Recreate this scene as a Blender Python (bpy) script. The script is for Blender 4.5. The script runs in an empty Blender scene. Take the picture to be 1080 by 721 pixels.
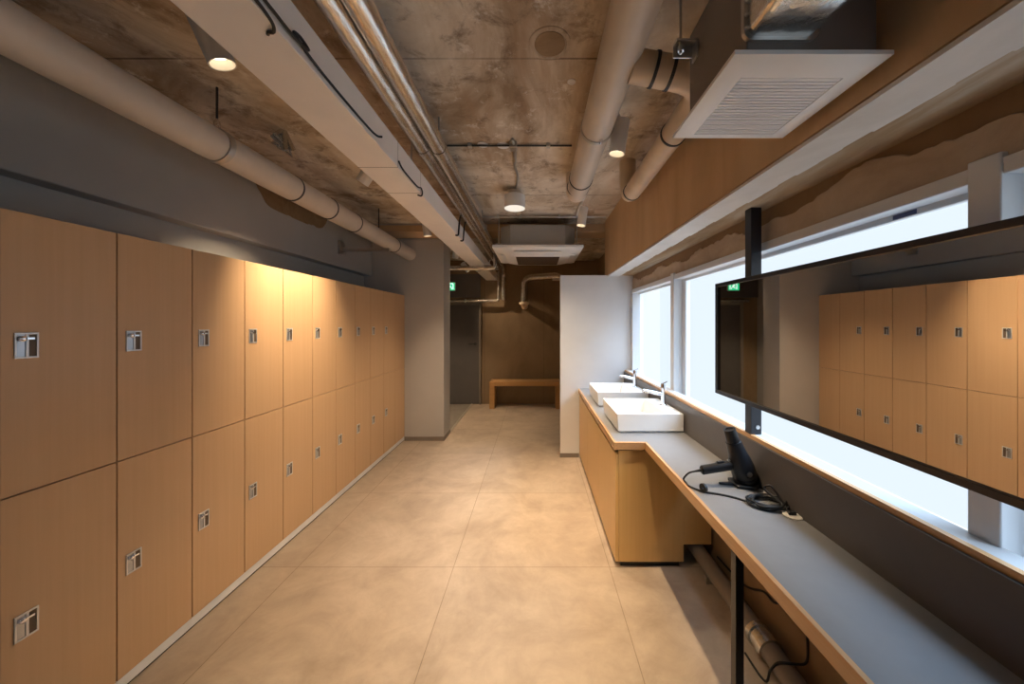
import bpy, bmesh, math, random
from mathutils import Vector, Matrix, Quaternion
random.seed(7)
PI = math.pi
COL = bpy.context.scene.collection
EYE = 1.45          # eye height
CEIL = 2.60

# ------------------------------------------------------------------ materials
def new_mat(name):
    m = bpy.data.materials.new(name); m.use_nodes = True
    nt = m.node_tree
    return m, nt, nt.nodes['Principled BSDF']

def ramp(nt, fac, stops):
    r = nt.nodes.new('ShaderNodeValToRGB')
    els = r.color_ramp.elements
    while len(els) < len(stops): els.new(0.5)
    for e, (p, c) in zip(els, stops):
        e.position = p; e.color = (*c, 1)
    nt.links.new(fac, r.inputs[0])
    return r.outputs[0]

def coords(nt, scale=(1, 1, 1), loc=(0, 0, 0)):
    tc = nt.nodes.new('ShaderNodeTexCoord'); mp = nt.nodes.new('ShaderNodeMapping')
    mp.inputs['Scale'].default_value = scale; mp.inputs['Location'].default_value = loc
    nt.links.new(tc.outputs['Object'], mp.inputs[0])
    return mp.outputs[0]

def noise(nt, vec, scale, detail=4, rough=.55, dist=0.0):
    n = nt.nodes.new('ShaderNodeTexNoise')
    n.inputs['Scale'].default_value = scale; n.inputs['Detail'].default_value = detail
    n.inputs['Roughness'].default_value = rough; n.inputs['Distortion'].default_value = dist
    nt.links.new(vec, n.inputs['Vector'])
    return n.outputs['Fac']

def bump(nt, b, h, strength=.2, dist=.01):
    n = nt.nodes.new('ShaderNodeBump')
    n.inputs['Strength'].default_value = strength; n.inputs['Distance'].default_value = dist
    nt.links.new(h, n.inputs['Height']); nt.links.new(n.outputs[0], b.inputs['Normal'])

def mixc(nt, fac, a, b, mode='MIX'):
    n = nt.nodes.new('ShaderNodeMix'); n.data_type = 'RGBA'; n.blend_type = mode
    for s, v in ((n.inputs['Factor'], fac), (n.inputs['A'], a), (n.inputs['B'], b)):
        if isinstance(v, (int, float)): s.default_value = v
        elif isinstance(v, tuple): s.default_value = (*v, 1)
        else: nt.links.new(v, s)
    return n.outputs['Result']

def math_n(nt, op, a, b=None):
    n = nt.nodes.new('ShaderNodeMath'); n.operation = op
    for i, v in enumerate((a, b)):
        if v is None: continue
        if isinstance(v, (int, float)): n.inputs[i].default_value = v
        else: nt.links.new(v, n.inputs[i])
    return n.outputs[0]

def plain(name, c, rough=.5, metal=0., var=.08, vs=6., bmp=0., spec=.5):
    m, nt, b = new_mat(name)
    f = noise(nt, coords(nt), vs)
    lo = tuple(x * (1 - var) for x in c); hi = tuple(min(1, x * (1 + var)) for x in c)
    nt.links.new(ramp(nt, f, [(.3, lo), (.7, hi)]), b.inputs['Base Color'])
    b.inputs['Roughness'].default_value = rough; b.inputs['Metallic'].default_value = metal
    b.inputs['Specular IOR Level'].default_value = spec
    if bmp: bump(nt, b, noise(nt, coords(nt), vs * 8), bmp, .004)
    return m

def wood(name, lo, hi, axis='Z', rough=.45, grain=60.):
    m, nt, b = new_mat(name)
    s = {'Z': (grain, grain, 1.2), 'Y': (grain, 1.2, grain), 'X': (1.2, grain, grain)}[axis]
    v = coords(nt, s)
    oi = nt.nodes.new('ShaderNodeObjectInfo')
    add = nt.nodes.new('ShaderNodeVectorMath'); add.operation = 'ADD'
    mul = math_n(nt, 'MULTIPLY', oi.outputs['Random'], 37.0)
    nt.links.new(v, add.inputs[0]); nt.links.new(mul, add.inputs[1])
    f = noise(nt, add.outputs[0], 1.0, 5, .6, .3)
    g = noise(nt, coords(nt), 1.5, 2)
    c = ramp(nt, f, [(.25, lo), (.75, hi)])
    c = mixc(nt, .25, c, ramp(nt, g, [(.3, lo), (.7, hi)]))
    nt.links.new(c, b.inputs['Base Color'])
    b.inputs['Roughness'].default_value = rough
    bump(nt, b, f, .03, .002)
    return m

def concrete(name, stops, rough=.85, streak=(1, 1, 1), scale=1.6, bmp=.25, joints=None):
    m, nt, b = new_mat(name)
    f = noise(nt, coords(nt, streak), scale, 7, .62, .6)
    g = noise(nt, coords(nt), 9., 6, .65)
    c = ramp(nt, f, stops)
    c = mixc(nt, .35, c, ramp(nt, g, [(.3, tuple(x * .55 for x in stops[-1][1])), (.7, stops[-1][1])]), 'MULTIPLY')
    c = mixc(nt, .55, c, ramp(nt, f, stops))
    if joints:
        sep = nt.nodes.new('ShaderNodeSeparateXYZ')
        nt.links.new(coords(nt), sep.inputs[0])
        w = noise(nt, coords(nt), 3., 3)
        for ax, pos, wid in joints:
            d = math_n(nt, 'SUBTRACT', sep.outputs[ax], pos)
            d = math_n(nt, 'ABSOLUTE', d)
            k = math_n(nt, 'LESS_THAN', d, wid)
            k = math_n(nt, 'MULTIPLY', k, w)
            c = mixc(nt, k, c, tuple(x * .18 for x in stops[0][1]))
    nt.links.new(c, b.inputs['Base Color'])
    b.inputs['Roughness'].default_value = rough
    bump(nt, b, g, bmp, .01)
    return m

def emit(name, c, s):
    m = bpy.data.materials.new(name); m.use_nodes = True
    nt = m.node_tree; nt.nodes.clear()
    o = nt.nodes.new('ShaderNodeOutputMaterial'); e = nt.nodes.new('ShaderNodeEmission')
    e.inputs[0].default_value = (*c, 1); e.inputs[1].default_value = s
    nt.links.new(e.outputs[0], o.inputs[0])
    return m

M = {}
M['oak'] = wood('oak_laminate', (.60, .38, .205), (.66, .43, .245), 'Z', .42)
M['oak_v'] = wood('oak_vanity', (.68, .43, .165), (.76, .50, .215), 'Z', .38)
M['edge'] = wood('oak_edge', (.52, .29, .13), (.66, .40, .20), 'Y', .25)
M['benchwood'] = wood('bench_wood', (.42, .22, .075), (.56, .31, .12), 'X', .4)
M['seam'] = plain('locker_carcass', (.10, .045, .02), .7)
M['plinth'] = plain('plinth_grey', (.80, .80, .80), .45)
M['black'] = plain('black_plastic', (.012, .012, .014), .38)
M['blacksteel'] = plain('black_steel', (.014, .014, .018), .35)
M['rubber'] = plain('cable_rubber', (.01, .01, .01), .5)
M['chrome'] = plain('chrome', (.78, .78, .80), .12, 1.)
M['steel'] = plain('brushed_steel', (.62, .62, .62), .32, 1.)
M['zinc'] = plain('zinc_steel', (.50, .48, .45), .38, .9)
M['lockface'] = plain('lock_silver', (.70, .70, .70), .35, .5)
M['lockdark'] = plain('lock_dark', (.42, .44, .47), .3, .9)
M['lockbrown'] = plain('lock_brown', (.13, .085, .05), .5)
M['white'] = plain('white_ceramic', (.86, .86, .85), .12, var=.02)
M['whiteplastic'] = plain('white_plastic', (.86, .85, .83), .4, var=.03)
M['whitepaint'] = plain('white_frame_paint', (.74, .75, .76), .35, var=.03)
M['sill'] = plain('sill_paint', (.50, .49, .48), .4, var=.03)
M['partition'] = plain('partition_white', (.74, .74, .75), .55, var=.02)
M['greywall'] = plain('grey_wall_paint', (.40, .40, .385), .8, var=.05, vs=2., bmp=.1)
M['column'] = plain('column_wall', (.52, .50, .475), .75, var=.04, vs=2., bmp=.05)
M['basegrey'] = plain('baseboard_taupe', (.24, .20, .165), .6)
M['counter'] = plain('grey_laminate', (.22, .22, .225), .34, var=.03, vs=20, spec=.6)
M['splash'] = plain('backsplash_laminate', (.10, .088, .08), .45, var=.04, vs=20)
M['boxpaint'] = plain('trunking_paint', (.90, .84, .78), .55, var=.04, vs=4)
M['pvc'] = plain('pipe_wrap', (.62, .54, .455), .42, var=.10, vs=3.)
M['pvc_dark'] = plain('duct_wrap', (.66, .52, .37), .5, var=.14, vs=5.)
M['band'] = plain('band_black', (.03, .028, .026), .5)
M['acgrey'] = plain('unit_galvanised', (.36, .37, .36), .5, .25, var=.05)
M['fanbody'] = plain('fan_box_grey', (.22, .19, .17), .5, .3, var=.06)
M['grilledark'] = plain('grille_brown', (.10, .085, .07), .7)  # dark brown of the cassette intake grille
M['door'] = plain('door_grey', (.115, .105, .10), .55, var=.05)
M['hallwall'] = concrete('hall_wall', [(.25, (.20, .13, .07)), (.5, (.29, .20, .115)), (.75, (.36, .26, .16))], .8, (1, 1, .5), 1.2, .15, joints=[(0, -.93, .004), (0, .15, .003)])
def ceiling_mat():
    m, nt, b = new_mat('raw_ceiling')
    v = coords(nt, (1.2, .85, 1)); o = coords(nt)
    f = noise(nt, v, 1.7, 8, .66, .8)
    c = ramp(nt, f, [(.30, (.28, .195, .12)), (.42, (.48, .38, .275)), (.54, (.66, .565, .45)), (.70, (.82, .76, .67))])
    st = noise(nt, coords(nt, (5., .5, 1), (3, 1, 0)), 1.2, 5, .6, .5)          # long rusty streaks
    c = mixc(nt, ramp(nt, st, [(.55, (0,) * 3), (.70, (.55,) * 3)]), c, (.36, .225, .125))
    sp = noise(nt, coords(nt, loc=(5, 2, 0)), 6., 8, .7, .4)                     # damp blotches
    c = mixc(nt, ramp(nt, sp, [(.53, (0,) * 3), (.66, (.8,) * 3)]), c, (.19, .125, .075))
    ef = noise(nt, coords(nt, loc=(9, 7, 0)), 11., 8, .75, .3)                   # pale efflorescence
    c = mixc(nt, ramp(nt, ef, [(.56, (0,) * 3), (.68, (.65,) * 3)]), c, (.86, .81, .73))
    sep = nt.nodes.new('ShaderNodeSeparateXYZ'); nt.links.new(o, sep.inputs[0])
    w = ramp(nt, noise(nt, o, 3., 3), [(.35, (.2,) * 3), (.6, (.9,) * 3)])
    for ax, pos, wid in ((1, 1.48, .005), (1, 3.05, .005), (1, .1, .006)):
        k = math_n(nt, 'LESS_THAN', math_n(nt, 'ABSOLUTE', math_n(nt, 'SUBTRACT', sep.outputs[ax], pos)), wid)
        c = mixc(nt, math_n(nt, 'MULTIPLY', k, w), c, (.06, .04, .025))
    nt.links.new(c, b.inputs['Base Color']); b.inputs['Roughness'].default_value = .8
    bump(nt, b, ef, .3, .012)
    return m
M['ceil'] = ceiling_mat()
M['beamside'] = concrete('beam_side', [(.3, (.56, .38, .22)), (.55, (.66, .47, .29)), (.8, (.73, .55, .36))], .8, (1, 2.5, .35), 1.4, .12)
M['plaster'] = concrete('plaster_strip', [(.3, (.68, .66, .62)), (.6, (.80, .78, .75)), (.8, (.86, .85, .83))], .85, (1, .6, 1), 4., .3)
M['under'] = concrete('beam_under', [(.3, (.24, .14, .065)), (.5, (.40, .28, .16)), (.7, (.62, .56, .46))], .9, (3., .5, 1), 1.6, .4)
M['roughwall'] = concrete('rough_wall', [(.3, (.42, .32, .23)), (.6, (.54, .44, .34)), (.8, (.62, .53, .43))], .9, (1, 1, 1.5), 4., .6)
M['lowwall'] = concrete('low_wall', [(.3, (.22, .14, .075)), (.6, (.30, .20, .115)), (.8, (.34, .24, .15))], .85, (1, 1, 1), 2., .15)
M['farbrown'] = concrete('bare_patch', [(.3, (.22, .14, .07)), (.6, (.34, .24, .14)), (.8, (.45, .34, .22))], .9, (1, 1, 1), 6., .6)
M['lens'] = emit('lamp_lens', (1.0, .82, .58), 5.0)
M['lensweak'] = emit('lamp_diffuser', (1.0, .90, .76), .9)
def pane_mat():
    m = bpy.data.materials.new('frosted_daylight_pane'); m.use_nodes = True
    nt = m.node_tree; nt.nodes.clear()
    o = nt.nodes.new('ShaderNodeOutputMaterial'); e = nt.nodes.new('ShaderNodeEmission'); t = nt.nodes.new('ShaderNodeBsdfTransparent'); a = nt.nodes.new('ShaderNodeAddShader')
    e.inputs[0].default_value = (.80, .88, .96, 1); e.inputs[1].default_value = PANE
    t.inputs[0].default_value = (.42, .45, .48, 1)
    nt.links.new(e.outputs[0], a.inputs[0]); nt.links.new(t.outputs[0], a.inputs[1]); nt.links.new(a.outputs[0], o.inputs[0])
    return m
PANE = .64
M['pane'] = pane_mat()
M['exitgreen'] = emit('exit_green', (.02, .62, .25), 1.1)
M['exitwhite'] = emit('exit_white', (.85, 1.0, .92), 1.2)
M['label'] = plain('blue_label', (.05, .06, .16), .5)
M['reflector'] = plain('lamp_reflector', (.86, .80, .70), .3)
M['threshold'] = plain('threshold_metal', (.50, .45, .38), .4, .6)
M['hallfloor'] = plain('hall_floor', (.30, .26, .215), .6, var=.1)
M['socket'] = plain('socket_ivory', (.66, .64, .58), .4)
M['bracketwood'] = plain('fan_panel_edge', (.88, .86, .83), .4, var=.03)

# mirror glass
m, nt, b = new_mat('mirror_glass')
b.inputs['Base Color'].default_value = (.76, .75, .73, 1); b.inputs['Metallic'].default_value = 1
b.inputs['Roughness'].default_value = .0
M['mirror'] = m

# crinkled aluminium foil
m, nt, b = new_mat('foil')
f = noise(nt, coords(nt, (1, .35, 1)), 26., 5, .6, .4)
nt.links.new(ramp(nt, f, [(.3, (.62, .55, .47)), (.7, (.82, .78, .72))]), b.inputs['Base Color'])
b.inputs['Metallic'].default_value = .92; b.inputs['Roughness'].default_value = .2
bump(nt, b, f, .35, .012)
M['foil'] = m
m, nt, b = new_mat('foil_duct')
f = noise(nt, coords(nt), 34., 4, .6, .8)
g = noise(nt, coords(nt, (1, 1, 1)), 9., 2)
nt.links.new(ramp(nt, g, [(.3, (.60, .62, .62)), (.7, (.78, .78, .76))]), b.inputs['Base Color'])
b.inputs['Metallic'].default_value = .95; b.inputs['Roughness'].default_value = .22
bump(nt, b, f, .25, .008)
M['foilduct'] = m

# floor: large square tiles with a cloudy cement look
m, nt, b = new_mat('floor_tiles')
br = nt.nodes.new('ShaderNodeTexBrick'); br.offset = 0; br.squash = 1
br.inputs['Scale'].default_value = 1; br.inputs['Mortar Size'].default_value = .0022
br.inputs['Mortar Smooth'].default_value = .1
br.inputs['Brick Width'].default_value = .93; br.inputs['Row Height'].default_value = .89
br.inputs['Color1'].default_value = (.96, .96, .96, 1); br.inputs['Color2'].default_value = (1.04, 1.03, 1.02, 1)
br.inputs['Mortar'].default_value = (.62, .58, .54, 1)
nt.links.new(coords(nt, loc=(.49 + .93 * 5, -2.037 + .89 * 6, 0)), br.inputs['Vector'])
f1 = noise(nt, coords(nt), 1.5, 7, .66, .7); f2 = noise(nt, coords(nt), 6., 8, .7, .5)
c = ramp(nt, f1, [(.30, (.285, .215, .155)), (.48, (.43, .335, .25)), (.68, (.55, .445, .34))])
c = mixc(nt, .35, c, ramp(nt, f2, [(.32, (.29, .22, .16)), (.66, (.56, .455, .35))]))
c = mixc(nt, 1., c, br.outputs['Color'], 'MULTIPLY')
nt.links.new(c, b.inputs['Base Color'])
nt.links.new(ramp(nt, f2, [(.3, (.42,) * 3), (.7, (.56,) * 3)]), b.inputs['Roughness'])
bump(nt, b, f2, .03, .004)
M['floor'] = m

# ------------------------------------------------------------------ geometry helpers
def fillet(pts, r, n=7):
    pts = [Vector(p) for p in pts]
    out = [pts[0]]
    for i in range(1, len(pts) - 1):
        p = pts[i]; a = pts[i - 1] - p; c = pts[i + 1] - p
        d = min(r, a.length * .49, c.length * .49)
        s = p + a.normalized() * d; e = p + c.normalized() * d
        for k in range(n + 1):
            t = k / n
            out.append(s * (1 - t) ** 2 + p * 2 * t * (1 - t) + e * t * t)
    out.append(pts[-1])
    return out

def catmull(pts, n=6):
    P = [Vector(p) for p in pts]; P = [P[0]] + P + [P[-1]]
    out = []
    for i in range(1, len(P) - 2):
        for k in range(n):
            t = k / n
            a, b_, c_, d = P[i - 1], P[i], P[i + 1], P[i + 2]
            out.append(.5 * ((2 * b_) + (c_ - a) * t + (2 * a - 5 * b_ + 4 * c_ - d) * t * t + (3 * b_ - a - 3 * c_ + d) * t ** 3))
    out.append(P[-2])
    return out

def wpos(o):
    v = Vector((0, 0, 0))
    while o is not None:
        v += o.location; o = o.parent
    return v

class MB:
    def __init__(s): s.bm = bmesh.new()
    def box(s, x0, x1, y0, y1, z0, z1):
        v = [s.bm.verts.new(p) for p in ((x0, y0, z0), (x1, y0, z0), (x1, y1, z0), (x0, y1, z0), (x0, y0, z1), (x1, y0, z1), (x1, y1, z1), (x0, y1, z1))]
        for f in ((0, 3, 2, 1), (4, 5, 6, 7), (0, 1, 5, 4), (1, 2, 6, 5), (2, 3, 7, 6), (3, 0, 4, 7)):
            s.bm.faces.new([v[i] for i in f])
        return s
    def prism(s, poly, z0, z1):
        a = [s.bm.verts.new((x, y, z0)) for x, y in poly]; b_ = [s.bm.verts.new((x, y, z1)) for x, y in poly]
        n = len(poly)
        s.bm.faces.new(a[::-1]); s.bm.faces.new(b_)
        for i in range(n): s.bm.faces.new((a[i], a[(i + 1) % n], b_[(i + 1) % n], b_[i]))
        return s
    def loft(s, rings, caps=True, closed=False):
        V = [[s.bm.verts.new(p) for p in r] for r in rings]
        n = len(V[0]); fs = []
        pairs = list(zip(V[:-1], V[1:])) + ([(V[-1], V[0])] if closed else [])
        for a, b_ in pairs:
            for i in range(n):
                f = s.bm.faces.new((a[i], a[(i + 1) % n], b_[(i + 1) % n], b_[i])); f.smooth = True
        if caps and not closed:
            s.bm.faces.new(V[0][::-1]); s.bm.faces.new(V[-1])
        return s
    def tube(s, pts, r, seg=20, caps=True, closed=False):
        pts = [Vector(p) for p in pts]
        rr = r if isinstance(r, (list, tuple)) else [r] * len(pts)
        n = len(pts)
        t0 = (pts[1] - pts[0]).normalized()
        up = Vector((0, 0, 1)) if abs(t0.z) < .9 else Vector((1, 0, 0))
        nrm = (up - t0 * up.dot(t0)).normalized()
        rings = []; tp = t0
        for i in range(n):
            if closed: t = (pts[(i + 1) % n] - pts[i - 1]).normalized()
            elif i == 0: t = t0
            elif i == n - 1: t = (pts[-1] - pts[-2]).normalized()
            else: t = ((pts[i + 1] - pts[i]).normalized() + (pts[i] - pts[i - 1]).normalized()).normalized()
            q = tp.rotation_difference(t); nrm = q @ nrm; nrm = (nrm - t * nrm.dot(t)).normalized(); tp = t
            bn = t.cross(nrm)
            rings.append([pts[i] + (nrm * math.cos(2 * PI * k / seg) + bn * math.sin(2 * PI * k / seg)) * rr[i] for k in range(seg)])
        return s.loft(rings, caps, closed)
    def lathe(s, prof, seg=32, mtx=None, caps=True):
        mtx = mtx or Matrix()
        rings = [[mtx @ Vector((r * math.cos(2 * PI * k / seg), r * math.sin(2 * PI * k / seg), z)) for k in range(seg)] for r, z in prof]
        return s.loft(rings, caps)
    def ring(s, c, axis, r_in, r_out, w, seg=32):
        ax = Vector(axis).normalized()
        mtx = Matrix.Translation(Vector(c)) @ Vector((0, 0, 1)).rotation_difference(ax).to_matrix().to_4x4()
        prof = [(r_in, -w / 2), (r_out, -w / 2), (r_out, w / 2), (r_in, w / 2)]
        rings = [[mtx @ Vector((r * math.cos(2 * PI * k / seg), r * math.sin(2 * PI * k / seg), z)) for k in range(seg)] for r, z in prof]
        s.loft(rings, False, True)
        for f in s.bm.faces: pass
        return s
    def build(s, name, mat, parent=None, bevel=0., base=None, angle=True):
        me = bpy.data.meshes.new(name)
        bmesh.ops.recalc_face_normals(s.bm, faces=s.bm.faces)
        if parent is not None: off = wpos(parent)
        elif base is not None: off = Vector(base)
        else: off = Vector((0, 0, 0))
        if off.length: bmesh.ops.translate(s.bm, vec=-off, verts=s.bm.verts)
        s.bm.to_mesh(me); s.bm.free()
        me.materials.append(mat)
        o = bpy.data.objects.new(name, me); COL.objects.link(o)
        if parent is not None: o.parent = parent
        else: o.location = off
        if bevel:
            md = o.modifiers.new('bevel', 'BEVEL'); md.width = bevel; md.segments = 2
            md.limit_method = 'ANGLE'; md.angle_limit = math.radians(50)
        try: me.set_sharp_from_angle(angle=math.radians(40))
        except Exception: pass
        return o

def tag(o, label, cat, group=None):
    o['label'] = label; o['category'] = cat
    if group: o['group'] = group
    return o
def thing(name, loc, label, cat, group=None):
    o = bpy.data.objects.new(name, None); COL.objects.link(o); o.location = loc
    o.empty_display_size = .05
    return tag(o, label, cat, group)
def struct(o):
    o['kind'] = 'structure'; return o
def sbox(name, mat, *b, bevel=0.):
    return struct(MB().box(*b).build(name, mat, bevel=bevel))
def copy_thing(root, loc, label):
    r = root.copy(); COL.objects.link(r); r.location = loc; r['label'] = label
    for ch in root.children:
        c_ = ch.copy(); COL.objects.link(c_); c_.parent = r
        for g_ in ch.children:
            d_ = g_.copy(); COL.objects.link(d_); d_.parent = c_
    return r

# ------------------------------------------------------------------ the room shell
Y0, Y1 = -1.7, 6.2
sbox('floor', M['floor'], -2.3, 1.4, Y0, Y1 + .1, -.1, 0)
ceiling = sbox('ceiling', M['ceil'], -2.3, 1.4, Y0, Y1 + .1, CEIL, CEIL + .1)
pt = MB().lathe([(.085, CEIL + .002), (.085, CEIL - .003), (.070, CEIL - .005), (.066, CEIL - .002), (.001, CEIL - .002)], 40, Matrix.Translation((.058, 1.402, 0)))
MB().lathe([(.063, CEIL), (.063, CEIL - .004), (.001, CEIL - .004)], 40, Matrix.Translation((.058, 1.402, 0))).build('patch_filling', M['farbrown'], ceiling)
pt.build('round_patch', M['ceil'], ceiling)
for (x, y, r) in ((-.34, 2.19, .035), (-.21, 2.2, .04), (.17, 1.62, .02)):
    MB().lathe([(r, CEIL + .002), (r, CEIL - .003), (.001, CEIL - .006)], 14, Matrix.Translation((x, y, 0))).build('plaster_dab', M['plaster'], ceiling)

# left side: painted bulkhead beam above a recessed wall
wl = MB(); wl.box(-2.3, -2.13, Y0, Y1, 0, CEIL)
struct(wl.build('wall_left', M['greywall']))
bl = MB(); bl.box(-2.13, -2.03, Y0, 4.24, 2.04, CEIL)
bl_o = struct(bl.build('beam_left', M['greywall'], bevel=.006))
# bare ragged concrete along the top of the bulkhead
rag = MB(); n = 40; ys = [2.42 + i * (.95 / n) for i in range(n + 1)]
top = [(-2.028, y, CEIL) for y in ys]
bot = [(-2.028, y, max(2.335, 2.375 + .02 * math.sin(i * .5) + random.uniform(-.008, .008) - .06 * math.sin(PI * i / n)) + (.18 * (abs(i / n - .5) * 2) ** 6)) for i, y in enumerate(ys)]
tv = [rag.bm.verts.new(p) for p in top]; bv = [rag.bm.verts.new(p) for p in bot]
tb = [rag.bm.verts.new((-2.034, p[1], p[2])) for p in top]; bb = [rag.bm.verts.new((-2.034, p[1], p[2])) for p in bot]
for i in range(n):
    rag.bm.faces.new((tv[i], tv[i + 1], bv[i + 1], bv[i])); rag.bm.faces.new((bv[i], bv[i + 1], bb[i + 1], bb[i]))
    rag.bm.faces.new((tb[i], bb[i], bb[i + 1], tb[i + 1]))
rag.build('bare_concrete_patch', M['farbrown'], bl_o)

# divider wall at the end of the lockers
sbox('wall_divider', M['column'], -2.13, -1.142, 4.245, 4.55, 0, 2.50, bevel=.004)
cap = MB().box(-2.03, -1.13, 4.225, 4.56, 2.50, 2.525)
struct(cap.build('trim_1', M['zinc'], bevel=.003))
sbox('baseboard_divider', M['basegrey'], -1.63, -1.136, 4.236, 4.245, 0, .05)
sbox('baseboard_hall', M['basegrey'], -1.142, -1.136, 4.236, 4.556, 0, .05)
# far wall, hall
sbox('wall_far', M['hallwall'], -2.3, 1.4, Y1, Y1 + .1, 0, CEIL)
sbox('wall_near', M['lowwall'], -2.3, 1.4, Y0 - .1, Y0, 0, CEIL)
sbox('beam_cross', M['beamside'], -2.13, 1.3, 3.92, 4.22, 2.51, CEIL)
sbox('floor_hall', M['hallfloor'], -2.13, -1.165, 4.55, Y1, 0, .004)
sbox('trim_2', M['threshold'], -1.165, -1.14, 4.56, Y1, 0, .012)
sbox('wall_panel_hall', M['door'], -2.13, -1.0, 6.17, Y1, 1.93, 2.35)

# door at the end of the hall
d1 = bpy.data.objects.new('door_1', None); COL.objects.link(d1); d1.location = (-1.39, 6.19, 0); struct(d1)
MB().box(-1.80, -1.02, 6.165, 6.195, .005, 1.79).build('door_leaf', M['door'], d1, bevel=.003)
fr = MB(); fr.box(-1.85, -1.80, 6.14, 6.2, 0, 1.84); fr.box(-1.02, -.985, 6.14, 6.2, 0, 1.84); fr.box(-1.85, -.985, 6.14, 6.2, 1.79, 1.84)
fr.build('door_frame', M['basegrey'], d1, bevel=.003)
h = MB(); h.tube(fillet([(-1.09, 6.17, 1.09), (-1.09, 6.11, 1.09), (-1.2, 6.11, 1.09)], .02), .009, 12)
h.lathe([(.024, 0), (.024, .008), (.001, .008)], 20, Matrix.Translation((-1.09, 6.166, 1.09)) @ Matrix.Rotation(PI / 2, 4, 'X'))
h.build('door_handle', M['blacksteel'], d1)

# white screen wall beside the vanity
sbox('wall_screen', M['partition'], .268, 1.06, 3.715, 3.77, 0, 1.98, bevel=.002)
sbox('baseboard_screen', M['basegrey'], .264, .47, 3.706, 3.715, 0, .045)
sbox('wall_alcove', M['hallwall'], 1.12, 1.4, 3.85, Y1, 0, CEIL)

# right side: deep concrete beam, wall with windows
beam = sbox('beam_right', M['beamside'], .78, 1.2, Y0, 3.85, 1.983, CEIL)
bu = MB().box(.786, 1.07, Y0, 3.715, 1.976, 1.984)
bu.build('beam_underside', M['under'], beam)
ps = MB(); n = 60
for i in range(n):
    ya = Y0 + (3.712 - Y0) * i / n; yb = Y0 + (3.712 - Y0) * (i + 1) / n
    ps.box(.779, .905 + .004 * math.sin(i * 2.1), ya, yb, 1.966, 1.977)
struct(ps.build('trim_3', M['plaster']))
wr = MB(); wr.box(1.06, 1.2, Y0, 3.85, 0, .88); wr.box(1.06, 1.2, Y0, 3.85, 1.82, 1.983)
wr.box(1.06, 1.2, 3.70, 3.85, .88, 1.82); wr.box(1.06, 1.2, Y0, -1.0, .88, 1.82)
wall_r = struct(wr.build('wall_right', M['lowwall']))
# ragged rough render over the window heads
rg = MB(); n = 260; y_a, y_b = Y0, 3.71
ys = [y_a + (y_b - y_a) * i / n for i in range(n + 1)]
bot = [(1.052, y, 1.822) for y in ys]
top = [(1.052, y, 1.915 + .016 * math.sin(i * .15) + .010 * math.sin(i * .37 + 1) + random.uniform(-.007, .007) + .030 * math.exp(-((i - 133) / 6.) ** 2)) for i, y in enumerate(ys)]
bv = [rg.bm.verts.new(p) for p in bot]; tv = [rg.bm.verts.new(p) for p in top]; tb = [rg.bm.verts.new((1.062, p[1], p[2] + .004)) for p in top]
for i in range(n):
    rg.bm.faces.new((bv[i], bv[i + 1], tv[i + 1], tv[i])); rg.bm.faces.new((tv[i], tv[i + 1], tb[i + 1], tb[i]))
rg.build('rough_render', M['roughwall'], wall_r)

# windows: white frames, frosted panes
def window(idx, ya, yb):
    w = bpy.data.objects.new('window_%d' % idx, None); COL.objects.link(w); w.location = (1.10, (ya + yb) / 2, .95); struct(w)
    f = MB()
    f.box(1.040, 1.15, ya, yb, 1.784, 1.812)
    f.box(1.062, 1.15, ya, yb, .875, .895)
    f.box(1.100, 1.15, ya, ya + .02, .895, 1.784); f.box(1.100, 1.15, yb - .02, yb, .895, 1.784)
    f.build('window_frame', M['whitepaint'], w, bevel=.003)
    s = MB()
    s.box(1.100, 1.135, ya + .02, yb - .02, 1.766, 1.80)
    s.box(1.105, 1.135, ya + .02, ya + .042, .895, 1.766); s.box(1.105, 1.135, yb - .042, yb - .02, .895, 1.766)
    s.build('window_sash', M['whitepaint'], w, bevel=.003)
    MB().box(1.115, 1.121, ya + .036, yb - .036, .89, 1.772).build('window_pane', M['pane'], w)
    return w
window(1, 2.625, 3.70)
w2 = window(2, .82, 2.565)
window(3, -1.0, .76)
MB().box(1.0985, 1.101, .985, 1.05, 1.769, 1.782).build('sticker', M['label'], w2)
for i, ya in enumerate((.76, 2.565)):
    sbox('trim_%d' % (4 + i), M['whitepaint'], 1.036, 1.15, ya, ya + .06, .88, 1.835, bevel=.003)
sbox('trim_8', M['whitepaint'], 1.036, 1.15, 3.655, 3.705, .88, 1.812, bevel=.003)
sbox('trim_6', M['whitepaint'], 1.04, 1.065, Y0, 3.712, 1.806, 1.822, bevel=.002)

# window sill with a wood front edge + grey backsplash panel
sill = struct(MB().box(.985, 1.045, -1.2, 3.71, .934, .951).build('trim_7', M['sill'], bevel=.002))
MB().box(.968, .985, -1.2, 3.71, .934, .952).build('sill_edge', M['edge'], sill)

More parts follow.
